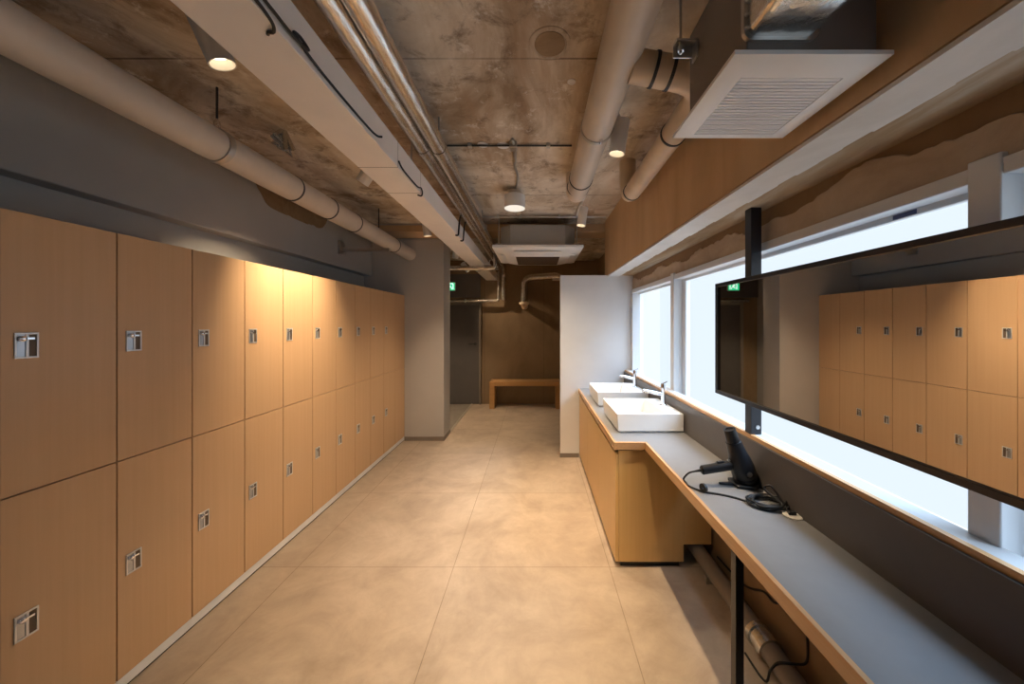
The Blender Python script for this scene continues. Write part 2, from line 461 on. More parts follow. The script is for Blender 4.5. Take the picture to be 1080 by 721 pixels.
# ------------------------------------------------------------------ lockers
LX = -1.63; W = .2916; LY0 = 1.037
ZB, ZM, ZT = .055, .913, 1.806
ordn = ['first', 'second', 'third', 'fourth', 'fifth', 'sixth', 'seventh', 'eighth', 'ninth', 'tenth']
def make_locker(z0, z1, label):
    y0, y1 = LY0, LY0 + W
    r = thing('locker', (LX - .22, y0 + W / 2, z0), label, 'locker', 'wood lockers along the left wall')
    MB().box(LX - .46, LX - .021, y0, y1, z0, z1).build('carcass', M['seam'], r)
    d = MB().box(LX - .019, LX, y0 + .0022, y1 - .0022, z0 + .002, z1 - .0022).build('door', M['oak'], r, bevel=.001)
    zc = (z0 + z1) / 2 + (.022 if z0 > .5 else .006); ya = y0 + .028; yb = ya + .053; h_ = .041
    f = MB()                                            # plate frame with two openings
    x0, x1 = LX, LX + .004
    f.box(x0, x1, ya, yb, zc + h_ - .006, zc + h_); f.box(x0, x1, ya, yb, zc - h_, zc - h_ + .006)
    f.box(x0, x1, ya, ya + .005, zc - h_ + .006, zc + h_ - .006); f.box(x0, x1, yb - .005, yb, zc - h_ + .006, zc + h_ - .006)
    f.box(x0, x1, ya + .024, ya + .031, zc - h_ + .006, zc + h_ - .006)
    f.build('lock_plate', M['lockface'], d, bevel=.0008)
    MB().box(x0, x0 + .0015, ya + .005, ya + .024, zc - h_ + .006, zc + h_ - .006).build('coin_slot', M['lockdark'], d)
    MB().box(x0, x0 + .0015, ya + .031, yb - .005, zc - h_ + .006, zc + h_ - .006).build('finger_recess', M['lockbrown'], d)
    k = MB(); k.lathe([(.0085, 0), (.0085, .010), (.006, .012), (.001, .012)], 18, Matrix.Translation((x0 + .001, ya + .0145, zc + .022)) @ Matrix.Rotation(PI / 2, 4, 'Y'))
    k.box(x0 + .004, x0 + .009, ya + .012, ya + .040, zc + .019, zc + .025)
    k.build('latch_knob', M['chrome'], d)
    return r
for z0, z1, nm in ((ZM, ZT, 'upper'), (ZB, ZM, 'lower')):
    proto = None
    for c_ in range(10):
        if c_ == 0: lb = 'large %s oak locker nearest the viewer at the left photo edge' % nm
        elif c_ == 9: lb = '%s oak locker at the far end of the row, beside the blank filler panel' % nm
        elif c_ in (3, 4): lb = '%s oak locker in the %s column from the left, under the warm lamp glow' % (nm, ordn[c_])
        else: lb = '%s oak locker in the %s column counted from the left photo edge' % (nm, ordn[c_])
        if proto is None: proto = make_locker(z0, z1, lb)
        else: copy_thing(proto, (LX - .22, LY0 + W * (c_ + .5), z0), lb)
fp_ = thing('filler_panel', (LX - .03, LY0 + 10.5 * W, ZB), 'blank oak filler panel without locks between last lockers and grey divider wall', 'panel')
for z0, z1 in ((ZB, ZM), (ZM, ZT)):
    MB().box(LX - .019, LX, LY0 + 10 * W + .001, LY0 + 11 * W - .002, z0 + .002, z1 - .0022).build('panel_board', M['oak'], fp_, bevel=.001)
MB().box(LX - .06, LX - .0195, LY0 + 10 * W + .001, LY0 + 11 * W - .001, ZB, ZT).build('batten', M['seam'], fp_)
pl = MB(); pl.box(LX - .46, LX - .012, LY0, LY0 + 11 * W, 0, .012)
pk = MB(); pk.box(LX - .46, LX - .004, LY0, LY0 + 11 * W, .012, ZB)
p_o = tag(pk.build('locker_plinth', M['plinth'], base=(LX - .2, 2.64, 0)), 'long pale grey plinth running under the row of oak lockers', 'plinth')
pl.build('shadow_gap', M['black'], p_o)

# ------------------------------------------------------------------ vanity counter, cabinet
CT = .75
cr = thing('counter', (.72, 1.6, 0), 'long grey counter with oak front edge below the windows', 'counter')
MB().prism([(.660, -.6), (.968, -.6), (.968, 3.712), (.477, 3.712), (.477, 2.031), (.660, 2.031)], CT - .042, CT).build('worktop', M['counter'], cr)
ed = MB(); ed.box(.645, .660, -.6, 2.031, CT - .044, CT + .0008); ed.box(.462, .645, 2.016, 2.031, CT - .044, CT + .0008)
ed.box(.462, .477, 2.031, 3.712, CT - .044, CT + .0008)
ed.build('front_edge', M['edge'], cr, bevel=.0015)
MB().box(.958, .968, -.6, 3.712, CT, .934).build('backsplash', M['splash'], cr)
for y in (1.129, -.35):
    MB().box(.662, .689, y, y + .029, 0, CT - .044).build('leg', M['blacksteel'], cr, bevel=.001)

cb = thing('vanity_cabinet', (.75, 2.86, 0), 'oak vanity cabinet under the two white basins', 'cabinet')
ca = MB()
ca.box(.493, .88, 2.030, 2.048, .036, CT - .052)                    # end panel, lower part
ca.box(.88, 1.045, 2.030, 2.048, .139, CT - .052)                   # end panel above the pipe notch
ca.box(.497, .88, 2.048, 3.705, .036, .06); ca.box(.87, .88, 2.048, 3.705, .036, .70)
ca.build('carcass', M['oak_v'], cb, bevel=.001)
ys = [2.030, 2.585, 3.14, 3.705]
for i in range(3):
    MB().box(.475, .492, ys[i] + .0018, ys[i + 1] - .0018, .036, CT - .075).build('door', M['oak_v'], cb, bevel=.001)
MB().box(.51, .86, 2.05, 3.70, .0, .036).build('toe_kick', M['black'], cb)
rl = MB().box(.50, .64, 2.034, 3.705, CT - .075, CT - .045)
rl.build('finger_rail', M['seam'], cb)

# ------------------------------------------------------------------ basins and taps
def make_basin(loc, label):
    x0, x1 = .521, .950; yh = .232; y = loc[1]
    r = thing('wash_basin', loc, label, 'basin', 'white vessel basins on the vanity')
    m_ = MB(); bm = m_.bm; z0, z1 = CT + .001, CT + .123
    def q(xa, xb, ya, yb, z): return [bm.verts.new(p) for p in ((xa, ya, z), (xb, ya, z), (xb, yb, z), (xa, yb, z))]
    rings = [q(x0 + .022, x1 - .006, y - yh + .012, y + yh - .012, z0), q(x0 + .022, x1 - .006, y - yh + .012, y + yh - .012, z0 + .008),
             q(x0 + .008, x1, y - yh + .002, y + yh - .002, z0 + .011), q(x0 + .006, x1, y - yh, y + yh, z0 + .05), q(x0, x1, y - yh, y + yh, z1),
             q(x0 + .014, x1 - .105, y - yh + .014, y + yh - .014, z1), q(x0 + .018, x1 - .11, y - yh + .018, y + yh - .018, z1 - .01),
             q(x0 + .035, x1 - .125, y - yh + .035, y + yh - .035, z1 - .092), q(x0 + .12, x1 - .19, y - .06, y + .06, z1 - .098)]
    for a, b_ in zip(rings[:-1], rings[1:]):
        for i in range(4): bm.faces.new((a[i], a[(i + 1) % 4], b_[(i + 1) % 4], b_[i]))
    bm.faces.new(rings[0][::-1]); bm.faces.new(rings[-1])
    m_.build('bowl', M['white'], r, bevel=.003)
    MB().lathe([(.024, 0), (.024, .004), (.017, .005), (.015, .002), (.001, .002)], 24, Matrix.Translation((.70, y, z1 - .098))).build('drain', M['chrome'], r)
    return r
b1 = make_basin((.735, 2.419, CT), 'white rectangular basin nearer the viewer, in front of the other basin')
copy_thing(b1, (.735, 3.109, CT), 'white rectangular basin farther away beside the white screen wall')

def make_tap(loc, label):
    x, y, z = loc
    r = thing('faucet', loc, label, 'faucet', 'chrome basin mixers')
    MB().lathe([(.024, 0), (.024, .006), (.017, .009), (.0165, .115), (.0175, .118), (.0175, .150), (.014, .156), (.001, .157)], 28, Matrix.Translation(loc)).build('body', M['chrome'], r)
    s = MB(); s.tube([(x - .010, y, z + .078), (x - .145, y, z + .106)], [.0135, .012], 20)
    s.tube([(x - .136, y, z + .104), (x - .139, y, z + .090)], .009, 16)
    s.build('spout', M['chrome'], r)
    lv = MB(); lv.tube([(x, y, z + .150), (x + .028, y, z + .166)], [.008, .006], 12); lv.build('lever', M['chrome'], r)
    return r
t1 = make_tap((.905, 2.42, CT + .124), 'chrome faucet on the nearer white basin')
copy_thing(t1, (.905, 3.11, CT + .124), 'chrome faucet on the farther white basin by the screen wall')

# ------------------------------------------------------------------ mirror on a post
MX = .942; MYF = 1.785; MYN = .25; MZ0, MZ1 = 1.091, 1.659
mr = thing('hanging_mirror', (.975, 1.56, .952), 'long wide black framed mirror held on a post before the windows', 'mirror')
g_ = MB().box(MX + .004, MX + .010, MYN + .02, MYF - .02, MZ0 + .012, MZ1 - .012); g_.build('mirror_glass', M['mirror'], mr)
f = MB(); t = .018
f.box(MX - .004, MX + .026, MYN, MYF, MZ0, MZ0 + t); f.box(MX - .004, MX + .026, MYN, MYF, MZ1 - t, MZ1)
f.box(MX - .004, MX + .026, MYF - .024, MYF, MZ0 + t, MZ1 - t); f.box(MX - .004, MX + .026, MYN, MYN + .024, MZ0 + t, MZ1 - t)
f.build('frame', M['blacksteel'], mr, bevel=.001)
MB().box(MX + .011, MX + .025, MYN + .024, MYF - .024, MZ0 + .018, MZ1 - .018).build('backing', M['blacksteel'], mr)
for ya in (1.540, .36):
    MB().box(.972, 1.019, ya, ya + .045, .952, 1.976).build('post', M['blacksteel'], mr, bevel=.001)
bt = MB(); bt.lathe([(.009, 0), (.009, .005), (.001, .006)], 12, Matrix.Translation((1.0, 1.540, .985)) @ Matrix.Rotation(PI / 2, 4, 'X')); bt.build('bolt', M['steel'], mr)

# ------------------------------------------------------------------ hair dryer, cord, socket
hd = thing('hair_dryer', (.90, 1.49, CT), 'black hair dryer standing nozzle up on the grey counter', 'hair dryer')
A = Vector((.905, 1.49, CT + .062)); B = Vector((.846, 1.49, CT + .238)); ax = (B - A).normalized()
bd = MB(); L = (B - A).length
bd.tube([A - ax * .047, A - ax * .042, A - ax * .02, A + ax * .015, A + ax * .05, A + ax * .085, B - ax * .055, B - ax * .052, B], [.034, .043, .048, .049, .044, .036, .031, .027, .0245], 28)
bd.build('barrel', M['black'], hd)
nz = MB().ring(B, ax, .017, .0245, .008); nz.build('nozzle', M['black'], hd)
MB().ring(B - ax * .056, ax, .024, .0305, .006).build('nozzle_collar', M['blacksteel'], hd)
hs, he = A + Vector((-.02, 0, .028)), Vector((.722, 1.49, CT + .062))
hn = MB(); hx = (he - hs).normalized(); up = Vector((0, 1, 0)).cross(hx)
rings = []
for t_, a_, b_ in ((0, .024, .02), (.3, .021, .018), (.7, .020, .018), (.97, .020, .018), (1., .015, .013)):
    c_ = hs.lerp(he, t_)
    rings.append([c_ + up * (a_ * math.cos(2 * PI * k / 20)) + Vector((0, 1, 0)) * (b_ * math.sin(2 * PI * k / 20)) for k in range(20)])
hn.loft(rings); h_o = hn.build('handle', M['black'], hd)
for t_ in (.22, .42, .50):
    c_ = hs.lerp(he, t_) - up * .021
    if c_.z < hs.lerp(he, t_).z: c_ = hs.lerp(he, t_) + up * .021
    MB().box(c_.x - .008, c_.x + .008, c_.y - .006, c_.y + .006, c_.z - .003, c_.z + .004).build('switch', M['steel'] if t_ < .3 else M['blacksteel'], h_o, bevel=.001)
MB().lathe([(.011, 0), (.011, .004), (.001, .005)], 18, Matrix.Translation((A.x - .002, 1.4425, A.z + .002)) @ Matrix.Rotation(PI / 2, 4, 'X')).build('badge', M['steel'], hd)
st = MB(); st.prism([(.855, 1.448), (.925, 1.430), (.952, 1.452), (.953, 1.52), (.93, 1.535), (.86, 1.53)], CT + .0005, CT + .014)
st.prism([(.80, 1.484), (.86, 1.476), (.86, 1.500), (.80, 1.494)], CT + .002, CT + .010)
st.build('stand_foot', M['black'], hd, bevel=.003)
gr_ = MB()
for k in range(3): gr_.ring(A - ax * (.028 + .006 * k), ax, .040, .0490 - .002 * k, .003)
gr_.build('intake_ring', M['blacksteel'], hd)

def ctr(px, py, dz=.004):                      # point on the counter top seen at pixel px,py
    Y = 360 * (EYE - CT - dz) / (py - 341.5); return ((px - 565) * Y / 360, Y, CT + dz)
cd = [he + hx * -.004, he + hx * .03, (.672, 1.50, CT + .045), (.657, 1.515, CT + .014), (.660, 1.495, CT + .004), ctr(728, 513), ctr(742, 518), ctr(764, 522), ctr(780, 526), ctr(792, 530)]
cc = Vector(ctr(809, 531)); 
coil = []
for k in range(60):
    a_ = k / 60 * 2 * PI * 5.5 + 2.6; rr_ = .060 + .014 * math.sin(k * .9)
    coil.append((cc.x + rr_ * 1.0 * math.cos(a_), cc.y + rr_ * .75 * math.sin(a_), CT + .004 + .016 * (k / 60) + .004 * math.sin(k * 1.3)))
cd = cd + coil + [(cc.x + .005, cc.y + .02, CT + .05), (cc.x + .018, cc.y + .01, CT + .070), (cc.x + .03, cc.y - .01, CT + .05), ctr(829, 536, .012), ctr(833, 542, .012)]
MB().tube(catmull(cd, 5), .004, 8).build('cord', M['rubber'], hd)
sm = MB(); sm.tube([he - hx * .002, he + hx * .028], [.007, .0042], 10); sm.build('strain_relief', M['black'], hd)
rc = ctr(742, 519, .0)
MB().ring((rc[0], rc[1], CT + .0185), (1, .35, 0), .0045, .018, .010).build('velcro_tie', M['rubber'], hd)
sx = ctr(836, 544, 0)
so = thing('power_outlet', (sx[0], sx[1], CT), 'ivory round outlet plate on the grey counter beside the coiled cord', 'outlet')
MB().lathe([(.030, .0005), (.030, .004), (.026, .006), (.001, .006)], 28, Matrix.Translation((sx[0], sx[1], CT))).build('plate', M['socket'], so)
MB().box(sx[0] - .010, sx[0] + .010, sx[1] - .008, sx[1] + .008, CT + .006, CT + .018).build('plug', M['black'], so, bevel=.002)

# ------------------------------------------------------------------ under the counter
dp = thing('floor_pipe', (.985, 1.4, 0), 'taupe drain pipe along the wall foot under the counter', 'pipe')
MB().tube([(.985, -1.2, .078), (.985, 3.69, .078)], .042, 24).build('pipe_run', M['basegrey'], dp)
fl = MB(); fl.ring((.985, 1.475, .078), (0, 1, 0), .042, .048, .09); fl.ring((.985, 1.51, .078), (0, 1, 0), .042, .054, .022); fl.ring((.985, 1.44, .078), (0, 1, 0), .042, .052, .03)
fl.build('flange_joint', M['foilduct'], dp)
sd = MB()
for y in (1.9, .5): sd.box(.95, 1.02, y, y + .03, 0, .040)
sd.build('pipe_saddle', M['zinc'], dp)
tag(MB().tube(catmull([(1.055, 1.335, .60), (1.055, 1.335, .35), (1.055, 1.325, .21), (1.045, 1.32, .14), (1.0, 1.33, .127), (.955, 1.345, .115), (.935, 1.36, .07), (.925, 1.38, .008), (.92, 1.5, .005)]), .0045, 8).build('cable', M['rubber'], base=(.93, 1.38, 0)), 'black cable drooping over the taupe pipe under the counter', 'cable')
tag(MB().tube(catmull([(1.054, 1.98, .10), (1.054, 1.73, .130), (1.054, 1.58, .212), (1.054, 1.50, .225), (1.054, 1.40, .34)]), .005, 8).build('cable', M['rubber'], base=(1.05, 1.7, .10)), 'short black cable on the wall behind the black counter leg', 'cable')

# ------------------------------------------------------------------ bench
bn = thing('bench', (-.18, 5.95, 0), 'low wooden bench against the dark far wall', 'bench')
MB().box(-.79, .43, 5.82, 6.12, .39, .462).build('seat', M['benchwood'], bn, bevel=.003)
MB().box(-.79, -.70, 5.82, 6.12, 0, .39).build('leg', M['benchwood'], bn, bevel=.003)
MB().box(.34, .43, 5.82, 6.12, 0, .39).build('leg', M['benchwood'], bn, bevel=.003)

# ------------------------------------------------------------------ ceiling services
def piperun(name, pts, r, mat, label, bands=(), bandmat='band', seg=28, fil=.12, rod=None, cat='pipe', group=None, band_r=.004, band_w=.012):
    base = pts[0]
    t = thing(name, base, label, cat, group)
    MB().tube(fillet(pts, fil), r, seg).build('pipe_run', mat, t)
    for (c_, axx) in bands:
        MB().ring(c_, axx, r - .001, r + band_r, band_w).build('band', M[bandmat], t)
    return t
# left wrapped pipe above lockers
lp = piperun('ceiling_pipe', [(-1.535, -1.6, 2.315), (-1.565, 4.244, 2.316)], .077, M['pvc'], 'thick wrapped pipe hanging below the left ceiling edge above the lockers',
             bands=[((-1.556, 2.18, 2.316), (0, 1, 0)), ((-1.558, 2.56, 2.316), (0, 1, 0)), ((-1.56, 2.92, 2.316), (0, 1, 0)), ((-1.563, 3.75, 2.316), (0, 1, 0))])
MB().ring((-1.550, 1.66, 2.316), (0, 1, 0), .076, .083, .03).build('hanger_clamp', M['zinc'], lp)
def hang(parent, x, y, zt, zb, nut=True):
    m_ = MB().tube([(x, y, zt), (x, y, zb)], .005, 8)
    m_.build('hanger_rod', M['band'], parent)
    if nut: MB().lathe([(.012, zb - .0), (.014, zb + .012), (.014, zb + .03), (.007, zb + .045), (.004, zb + .05)], 12, Matrix.Translation((x, y, 0))).build('turnbuckle', M['chrome'], parent)
hang(lp, -1.550, 1.66, CEIL, 2.398)
hang(lp, -1.563, 3.40, CEIL, 2.39, False)
# bracket with plastic-wrapped fixing by the pipe
bk = thing('wall_bracket', (-1.50, 2.03, CEIL), 'crumpled clear wrapped fixing on the ceiling beside the wrapped pipe', 'bracket')
kb = MB()
for k in range(9):
    a_ = random.uniform(0, 2 * PI); kb.tube([(-1.50, 2.03, CEIL), (-1.50 + .055 * math.cos(a_), 2.03 + .055 * math.sin(a_), CEIL - random.uniform(.05, .13)), (-1.50 + .03 * math.cos(a_ + 1), 2.03 + .03 * math.sin(a_ + 1), CEIL - .10)], [.018, .012, .006], 6)
kb.build('wrapping', M['foilduct'], bk)
MB().tube([(-1.50, 2.03, CEIL), (-1.50, 2.03, CEIL - .12)], .010, 10).build('stub', M['zinc'], bk)
wb = thing('pipe_bracket', (-2.03, 3.55, 2.27), 'zinc angle bracket holding the wrapped pipe to the grey wall', 'bracket')
MB().box(-2.0302, -2.01, 3.50, 3.60, 2.17, 2.31).build('plate', M['zinc'], wb)
MB().box(-2.01, -1.52, 3.54, 3.565, 2.205, 2.237).build('arm', M['zinc'], wb)

# painted box trunking
bx = thing('box_trunking', (-.795, 2.2, 2.24), 'long beige box trunking running down the ceiling left of the foil pipes', 'trunking')
tr = MB(); tr.prism([(-.895, -1.6), (-.695, -1.6), (-.695, 6.19), (-.895, 6.19)], 2.24, 2.37)
tr.build('casing', M['boxpaint'], bx, bevel=.003)
for y, w_ in ((1.72, .0015), (2.06, .0012)):
    MB().box(-.8955, -.6945, y, y + w_ * 2, 2.2392, 2.371).build('joint_seam', M['basegrey'], bx)
for y in (.8, 1.95, 3.2, 4.8):
    MB().tube([(-.88, y, CEIL), (-.88, y, 2.37)], .005, 8).build('hanger_rod', M['zinc'], bx)
    MB().tube([(-.71, y, CEIL), (-.71, y, 2.37)], .005, 8).build('hanger_rod', M['zinc'], bx)
def cable(pts, label, r=.0045):
    return tag(MB().tube(catmull(pts), r, 8).build('cable', M['rubber'], base=pts[0]), label, 'cable')
cx = -.690
cable([(cx, .2, 2.262), (cx + .002, .75, 2.25), (cx, .88, 2.243), (cx - .012, .915, 2.235), (cx - .03, .92, 2.235), (cx - .04, .93, 2.239)], 'black cable curling under the trunking edge at the top of photo')
cable([(cx, .2, 2.29), (cx + .002, .80, 2.274), (cx + .006, .95, 2.262), (cx + .012, 1.0, 2.262), (cx + .004, 1.03, 2.278), (cx, 1.0, 2.290), (cx + .004, .97, 2.275), (cx + .002, 1.05, 2.262), (cx, 1.2, 2.258), (cx, 1.45, 2.262), (cx + .02, 1.49, 2.266)], 'long black cable with a small loop running along the trunking side')
cable([(cx, 1.72, 2.27), (cx + .001, 1.78, 2.25), (cx, 1.98, 2.25), (cx + .004, 2.04, 2.262), (cx + .002, 2.07, 2.248), (cx - .01, 2.09, 2.234), (cx - .03, 2.08, 2.236)], 'black cable clipped on the trunking between the two seams')
for k, (y, lb) in enumerate(((3.02, 'nearer black strap looped over the trunking edge by the foil pipes'), (3.22, 'farther black strap looped over the trunking edge by the foil pipes'))):
    cable([(cx - .02, y, 2.236), (cx + .004, y, 2.238), (cx + .006, y + .02, 2.30), (cx + .01, y + .03, 2.375), (cx + .02, y + .03, 2.42)], lb, .007)
cable([(cx, 4.3, 2.28), (cx + .03, 4.32, 2.225), (cx + .09, 4.33, 2.215), (cx + .11, 4.33, 2.26)], 'pale looped cable end hanging by the trunking near the ceiling cassette', .006).data.materials[0] = M['whiteplastic']

# foil wrapped pipes
fp1 = piperun('foil_pipe', [(-.627, -1.6, 2.43), (-.627, 5.98, 2.43), (-1.75, 5.98, 2.43)], .040, M['foil'], 'left one of the two silver foil wrapped ceiling pipes, next to the trunking', seg=24, fil=.09)
fp2 = piperun('foil_pipe', [(-.540, -1.6, 2.43), (-.540, 5.86, 2.43), (-.568, 6.07, 2.35), (-.568, 6.07, 1.87)], .043, M['foil'], 'right one of the two silver foil wrapped ceiling pipes', seg=24, fil=.10)
for y in (1.9, 3.45):
    for fp, x, r in ((fp1, -.627, .040), (fp2, -.540, .043)):
        MB().ring((x, y, 2.43), (0, 1, 0), r, r + .004, .025).build('joint_band', M['foil'], fp)
        MB().tube([(x, y, CEIL), (x, y, 2.47)], .004, 8).build('hanger_rod', M['zinc'], fp)
MB().tube(fillet([(-.54, 4.59, 2.41), (-.54, 4.59, 2.198), (-1.75, 4.59, 2.198)], .06), .031, 18).build('branch_run', M['foil'], fp2)
hp = piperun('drain_pipe', [(-.662, 6.08, 2.385), (-.662, 6.08, 1.86), (-1.9, 6.08, 1.86)], .027, M['foil'], 'thin metal pipe dropping down the far wall then running left over the door', seg=16, fil=.05)
MB().ring((-1.25, 6.08, 1.86), (1, 0, 0), .026, .031, .03).build('coupling', M['zinc'], hp)
fd = piperun('flexible_duct', [(.46, 5.92, 2.235), (.36, 5.92, 2.285), (-.20, 5.92, 2.255), (-.20, 5.92, 1.84)], .062, M['foil'], 'bent silver duct elbow on the far wall below the ceiling cassette', seg=24, fil=.16)
MB().lathe([(.062, 1.83), (.085, 1.825), (.085, 1.79), (.06, 1.78)], 24, Matrix.Translation((-.20, 5.92, 0))).build('collar', M['pvc_dark'], fd)
MB().tube([(-.20, 5.92, 1.80), (-.20, 6.199, 1.77)], .06, 20).build('wall_spigot', M['pvc_dark'], fd)
hc = piperun('copper_pipe', [(.28, 5.7, 2.20), (1.122, 5.7, 2.20)], .025, M['pvc'], 'short pale pipe behind the top corner of the white screen', seg=14)

# right wrapped pipe and side duct
rp = piperun('ceiling_pipe', [(.309, -1.6, 2.443), (.309, 2.62, 2.443), (.309, 2.62, 2.60)], .077, M['pvc'], 'thick wrapped pipe down the middle of the ceiling, right of the round patch', fil=.11,
             bands=[((.309, 2.33, 2.443), (0, 1, 0)), ((.309, 2.49, 2.447), (0, 1, -.25))])
MB().ring((.309, 1.73, 2.443), (0, 1, 0), .0765, .082, .022).build('hanger_clamp', M['zinc'], rp)
MB().lathe([(.010, 0), (.010, .02), (.001, .021)], 12, Matrix.Translation((.325, 1.715, 2.362)) @ Matrix.Rotation(PI / 2, 4, 'X')).build('clamp_bolt', M['chrome'], rp)
MB().tube([(.392, 1.73, CEIL), (.392, 1.73, 2.44)], .005, 8).build('hanger_rod', M['zinc'], rp)
sdct = piperun('side_duct', [(.36, 1.27, 2.41), (.652, 1.27, 2.355), (.652, 2.42, 2.34), (.652, 2.42, 2.60)], .056, M['pvc_dark'], 'tan wrapped duct bending from the thick pipe along the right beam', fil=.13,
               bands=[((.44, 1.27, 2.395), (1, 0, -.19)), ((.50, 1.27, 2.384), (1, 0, -.19)), ((.652, 1.62, 2.351), (0, 1, -.013)), ((.652, 2.31, 2.343), (0, 1, -.1))])

# light tracks
trk = tag(MB().box(.418, .442, .0, 3.58, 2.575, CEIL).build('light_track', M['whiteplastic'], base=(.43, 2, CEIL)), 'slim white light track on the ceiling right of the thick middle pipe', 'track')
trk2 = tag(MB().box(-1.132, -1.108, .3, 3.9, 2.575, CEIL).build('light_track', M['whiteplastic'], base=(-1.12, 2, CEIL)), 'slim light track on the ceiling between left pipe and trunking', 'track')

def spot(x, y, z, label, aim=(0, 0, -1), energy=60, size=80, L=.17, r=.041, blend=.6, group='cylinder spotlights', ztop=2.576):
    t = thing('spotlight', (x, y, ztop), label, 'spotlight', group)
    ax = -Vector(aim).normalized()
    mt = Matrix.Translation((x, y, z)) @ Vector((0, 0, 1)).rotation_difference(ax).to_matrix().to_4x4()
    MB().lathe([(r, 0), (r, L), (r * .5, L + .004), (.001, L + .004)], 30, mt, caps=False).build('housing', M['whiteplastic'], t)
    MB().lathe([(r - .0005, 0), (r - .004, .001), (r - .010, .030), (r - .012, .032)], 30, mt, caps=False).build('reflector', M['reflector'], t)
    MB().lathe([(r - .012, .030), (.001, .030)], 30, mt, caps=False).build('lens', M['lens'], t)
    e = mt @ Vector((0, 0, L))
    MB().tube([e - ax * .03, Vector((x, y, max(e.z + .02, ztop - .01))), Vector((x, y, ztop))], .008, 10).build('stem', M['whiteplastic'], t)
    ld = bpy.data.lights.new('spot_lamp', 'SPOT'); ld.energy = energy; ld.color = (1.0, .76, .50)
    ld.spot_size = math.radians(size); ld.spot_blend = blend; ld.shadow_soft_size = .018
    lo = bpy.data.objects.new('spot_lamp', ld); COL.objects.link(lo); lo.parent = t
    lo.matrix_local = Matrix.Translation(Vector((x, y, z)) - Vector((x, y, ztop)) + ax * .026) @ Vector((0, 0, -1)).rotation_difference(Vector(aim).normalized()).to_matrix().to_4x4()
    return t
E = 125
spot(-1.10, 1.20, 2.36, 'lit white spotlight nearest the viewer, above the left wrapped pipe', (.30, .25, -1), E * .65, 62, blend=.8)
spot(-1.12, 2.20, 2.36, 'white spotlight beside the trunking, tilted to the lockers', (-.75, .12, -1), E * 1.2, 72, blend=.9)
spot(-1.12, 3.54, 2.36, 'small spotlight in front of the divider wall top', (.10, .12, -1), E * .45, 76, blend=.9)
spot(-1.12, 4.75, 2.36, 'small spotlight just behind the grey divider wall corner', (-.15, .2, -1), E * .8, 84, ztop=CEIL)
spot(-1.12, 5.70, 2.33, 'farthest small spotlight by the hall wall above the door', (.75, .12, -1), E * .36, 90, blend=.9, ztop=CEIL)
spot(.42, 1.77, 2.33, 'lit spotlight between the thick middle pipe and the tan duct', (-.14, .06, -1), E * 1.15, 88, blend=.7)
spot(.42, 3.16, 2.36, 'white spotlight just beyond the end of the thick middle pipe', (-.16, -.05, -1), E * .9, 66, blend=.95)
spot(.43, .08, 2.36, 'added unseen spotlight on the ceiling right of the thick pipe, nearest the viewer', (-.18, .84, -1), E * .9, 44, blend=.8)  # added lamp, out of view, to brighten the vanity end and near floor

# round surface lamp in the middle
cl = thing('ceiling_lamp', (-.178, 2.9, CEIL), 'white round drum lamp hanging from conduit mid ceiling', 'lamp')
MB().lathe([(.088, 2.43), (.088, 2.535), (.080, 2.54), (.001, 2.54)], 36, Matrix.Translation((-.178, 2.9, 0)), caps=False).build('drum', M['whiteplastic'], cl)
MB().lathe([(.086, 2.432), (.001, 2.428)], 36, Matrix.Translation((-.178, 2.9, 0)), caps=False).build('diffuser', M['lensweak'], cl)
MB().lathe([(.055, 2.54), (.055, 2.575), (.001, 2.575)], 24, Matrix.Translation((-.178, 2.9, 0))).build('mount', M['zinc'], cl)
MB().tube([(-.178, 2.9, 2.57), (-.178, 2.9, CEIL)], .012, 12).build('stem', M['zinc'], cl)
ld = bpy.data.lights.new('drum_lamp', 'SPOT'); ld.energy = 105; ld.color = (1.0, .80, .56); ld.spot_size = math.radians(125); ld.spot_blend = .7; ld.shadow_soft_size = .07
lo = bpy.data.objects.new('drum_lamp', ld); COL.objects.link(lo); lo.parent = cl; lo.location = (0, 0, 2.422 - CEIL)

# ceiling conduits
c1 = thing('conduit', (-.15, 2.18, CEIL), 'thin dark conduit crossing the ceiling in front of the drum lamp', 'conduit')
MB().tube([(-.60, 2.18, CEIL - .012), (.23, 2.18, CEIL - .012)], .0055, 10).build('pipe_run', M['band'], c1)
for x in (-.42, -.14, .08):
    MB().box(x - .012, x + .012, 2.165, 2.195, CEIL - .022, CEIL).build('clip', M['zinc'], c1)
c2 = thing('conduit', (-.15, 2.5, CEIL), 'short grey conduit leading along the ceiling to the drum lamp', 'conduit')
MB().tube(catmull([(-.145, 2.1, CEIL - .014), (-.135, 2.2, CEIL - .02), (-.15, 2.45, CEIL - .014), (-.14, 2.62, CEIL - .016), (-.165, 2.86, CEIL - .012)]), .010, 10).build('pipe_run', M['zinc'], c2)
MB().box(-.165, -.12, 2.14, 2.20, CEIL - .04, CEIL).build('junction_box', M['zinc'], c2, bevel=.003)
c3 = thing('conduit', (0, 3.60, CEIL), 'galvanised conduit crossing the ceiling just before the ceiling cassette', 'conduit')
MB().tube([(-.75, 3.60, CEIL - .022), (.74, 3.60, CEIL - .022)], .009, 10).build('pipe_run', M['steel'], c3)
for x in (-.40, -.16, .25, .5):
    MB().box(x - .012, x + .012, 3.588, 3.612, CEIL - .034, CEIL).build('clip', M['steel'], c3)
c4 = thing('conduit', (-1.7, 3.9, CEIL), 'pale conduit under the cross beam above the grey divider wall', 'conduit')
MB().tube([(-2.02, 3.905, 2.588), (-1.0, 3.905, 2.588)], .010, 10).build('pipe_run', M['zinc'], c4)

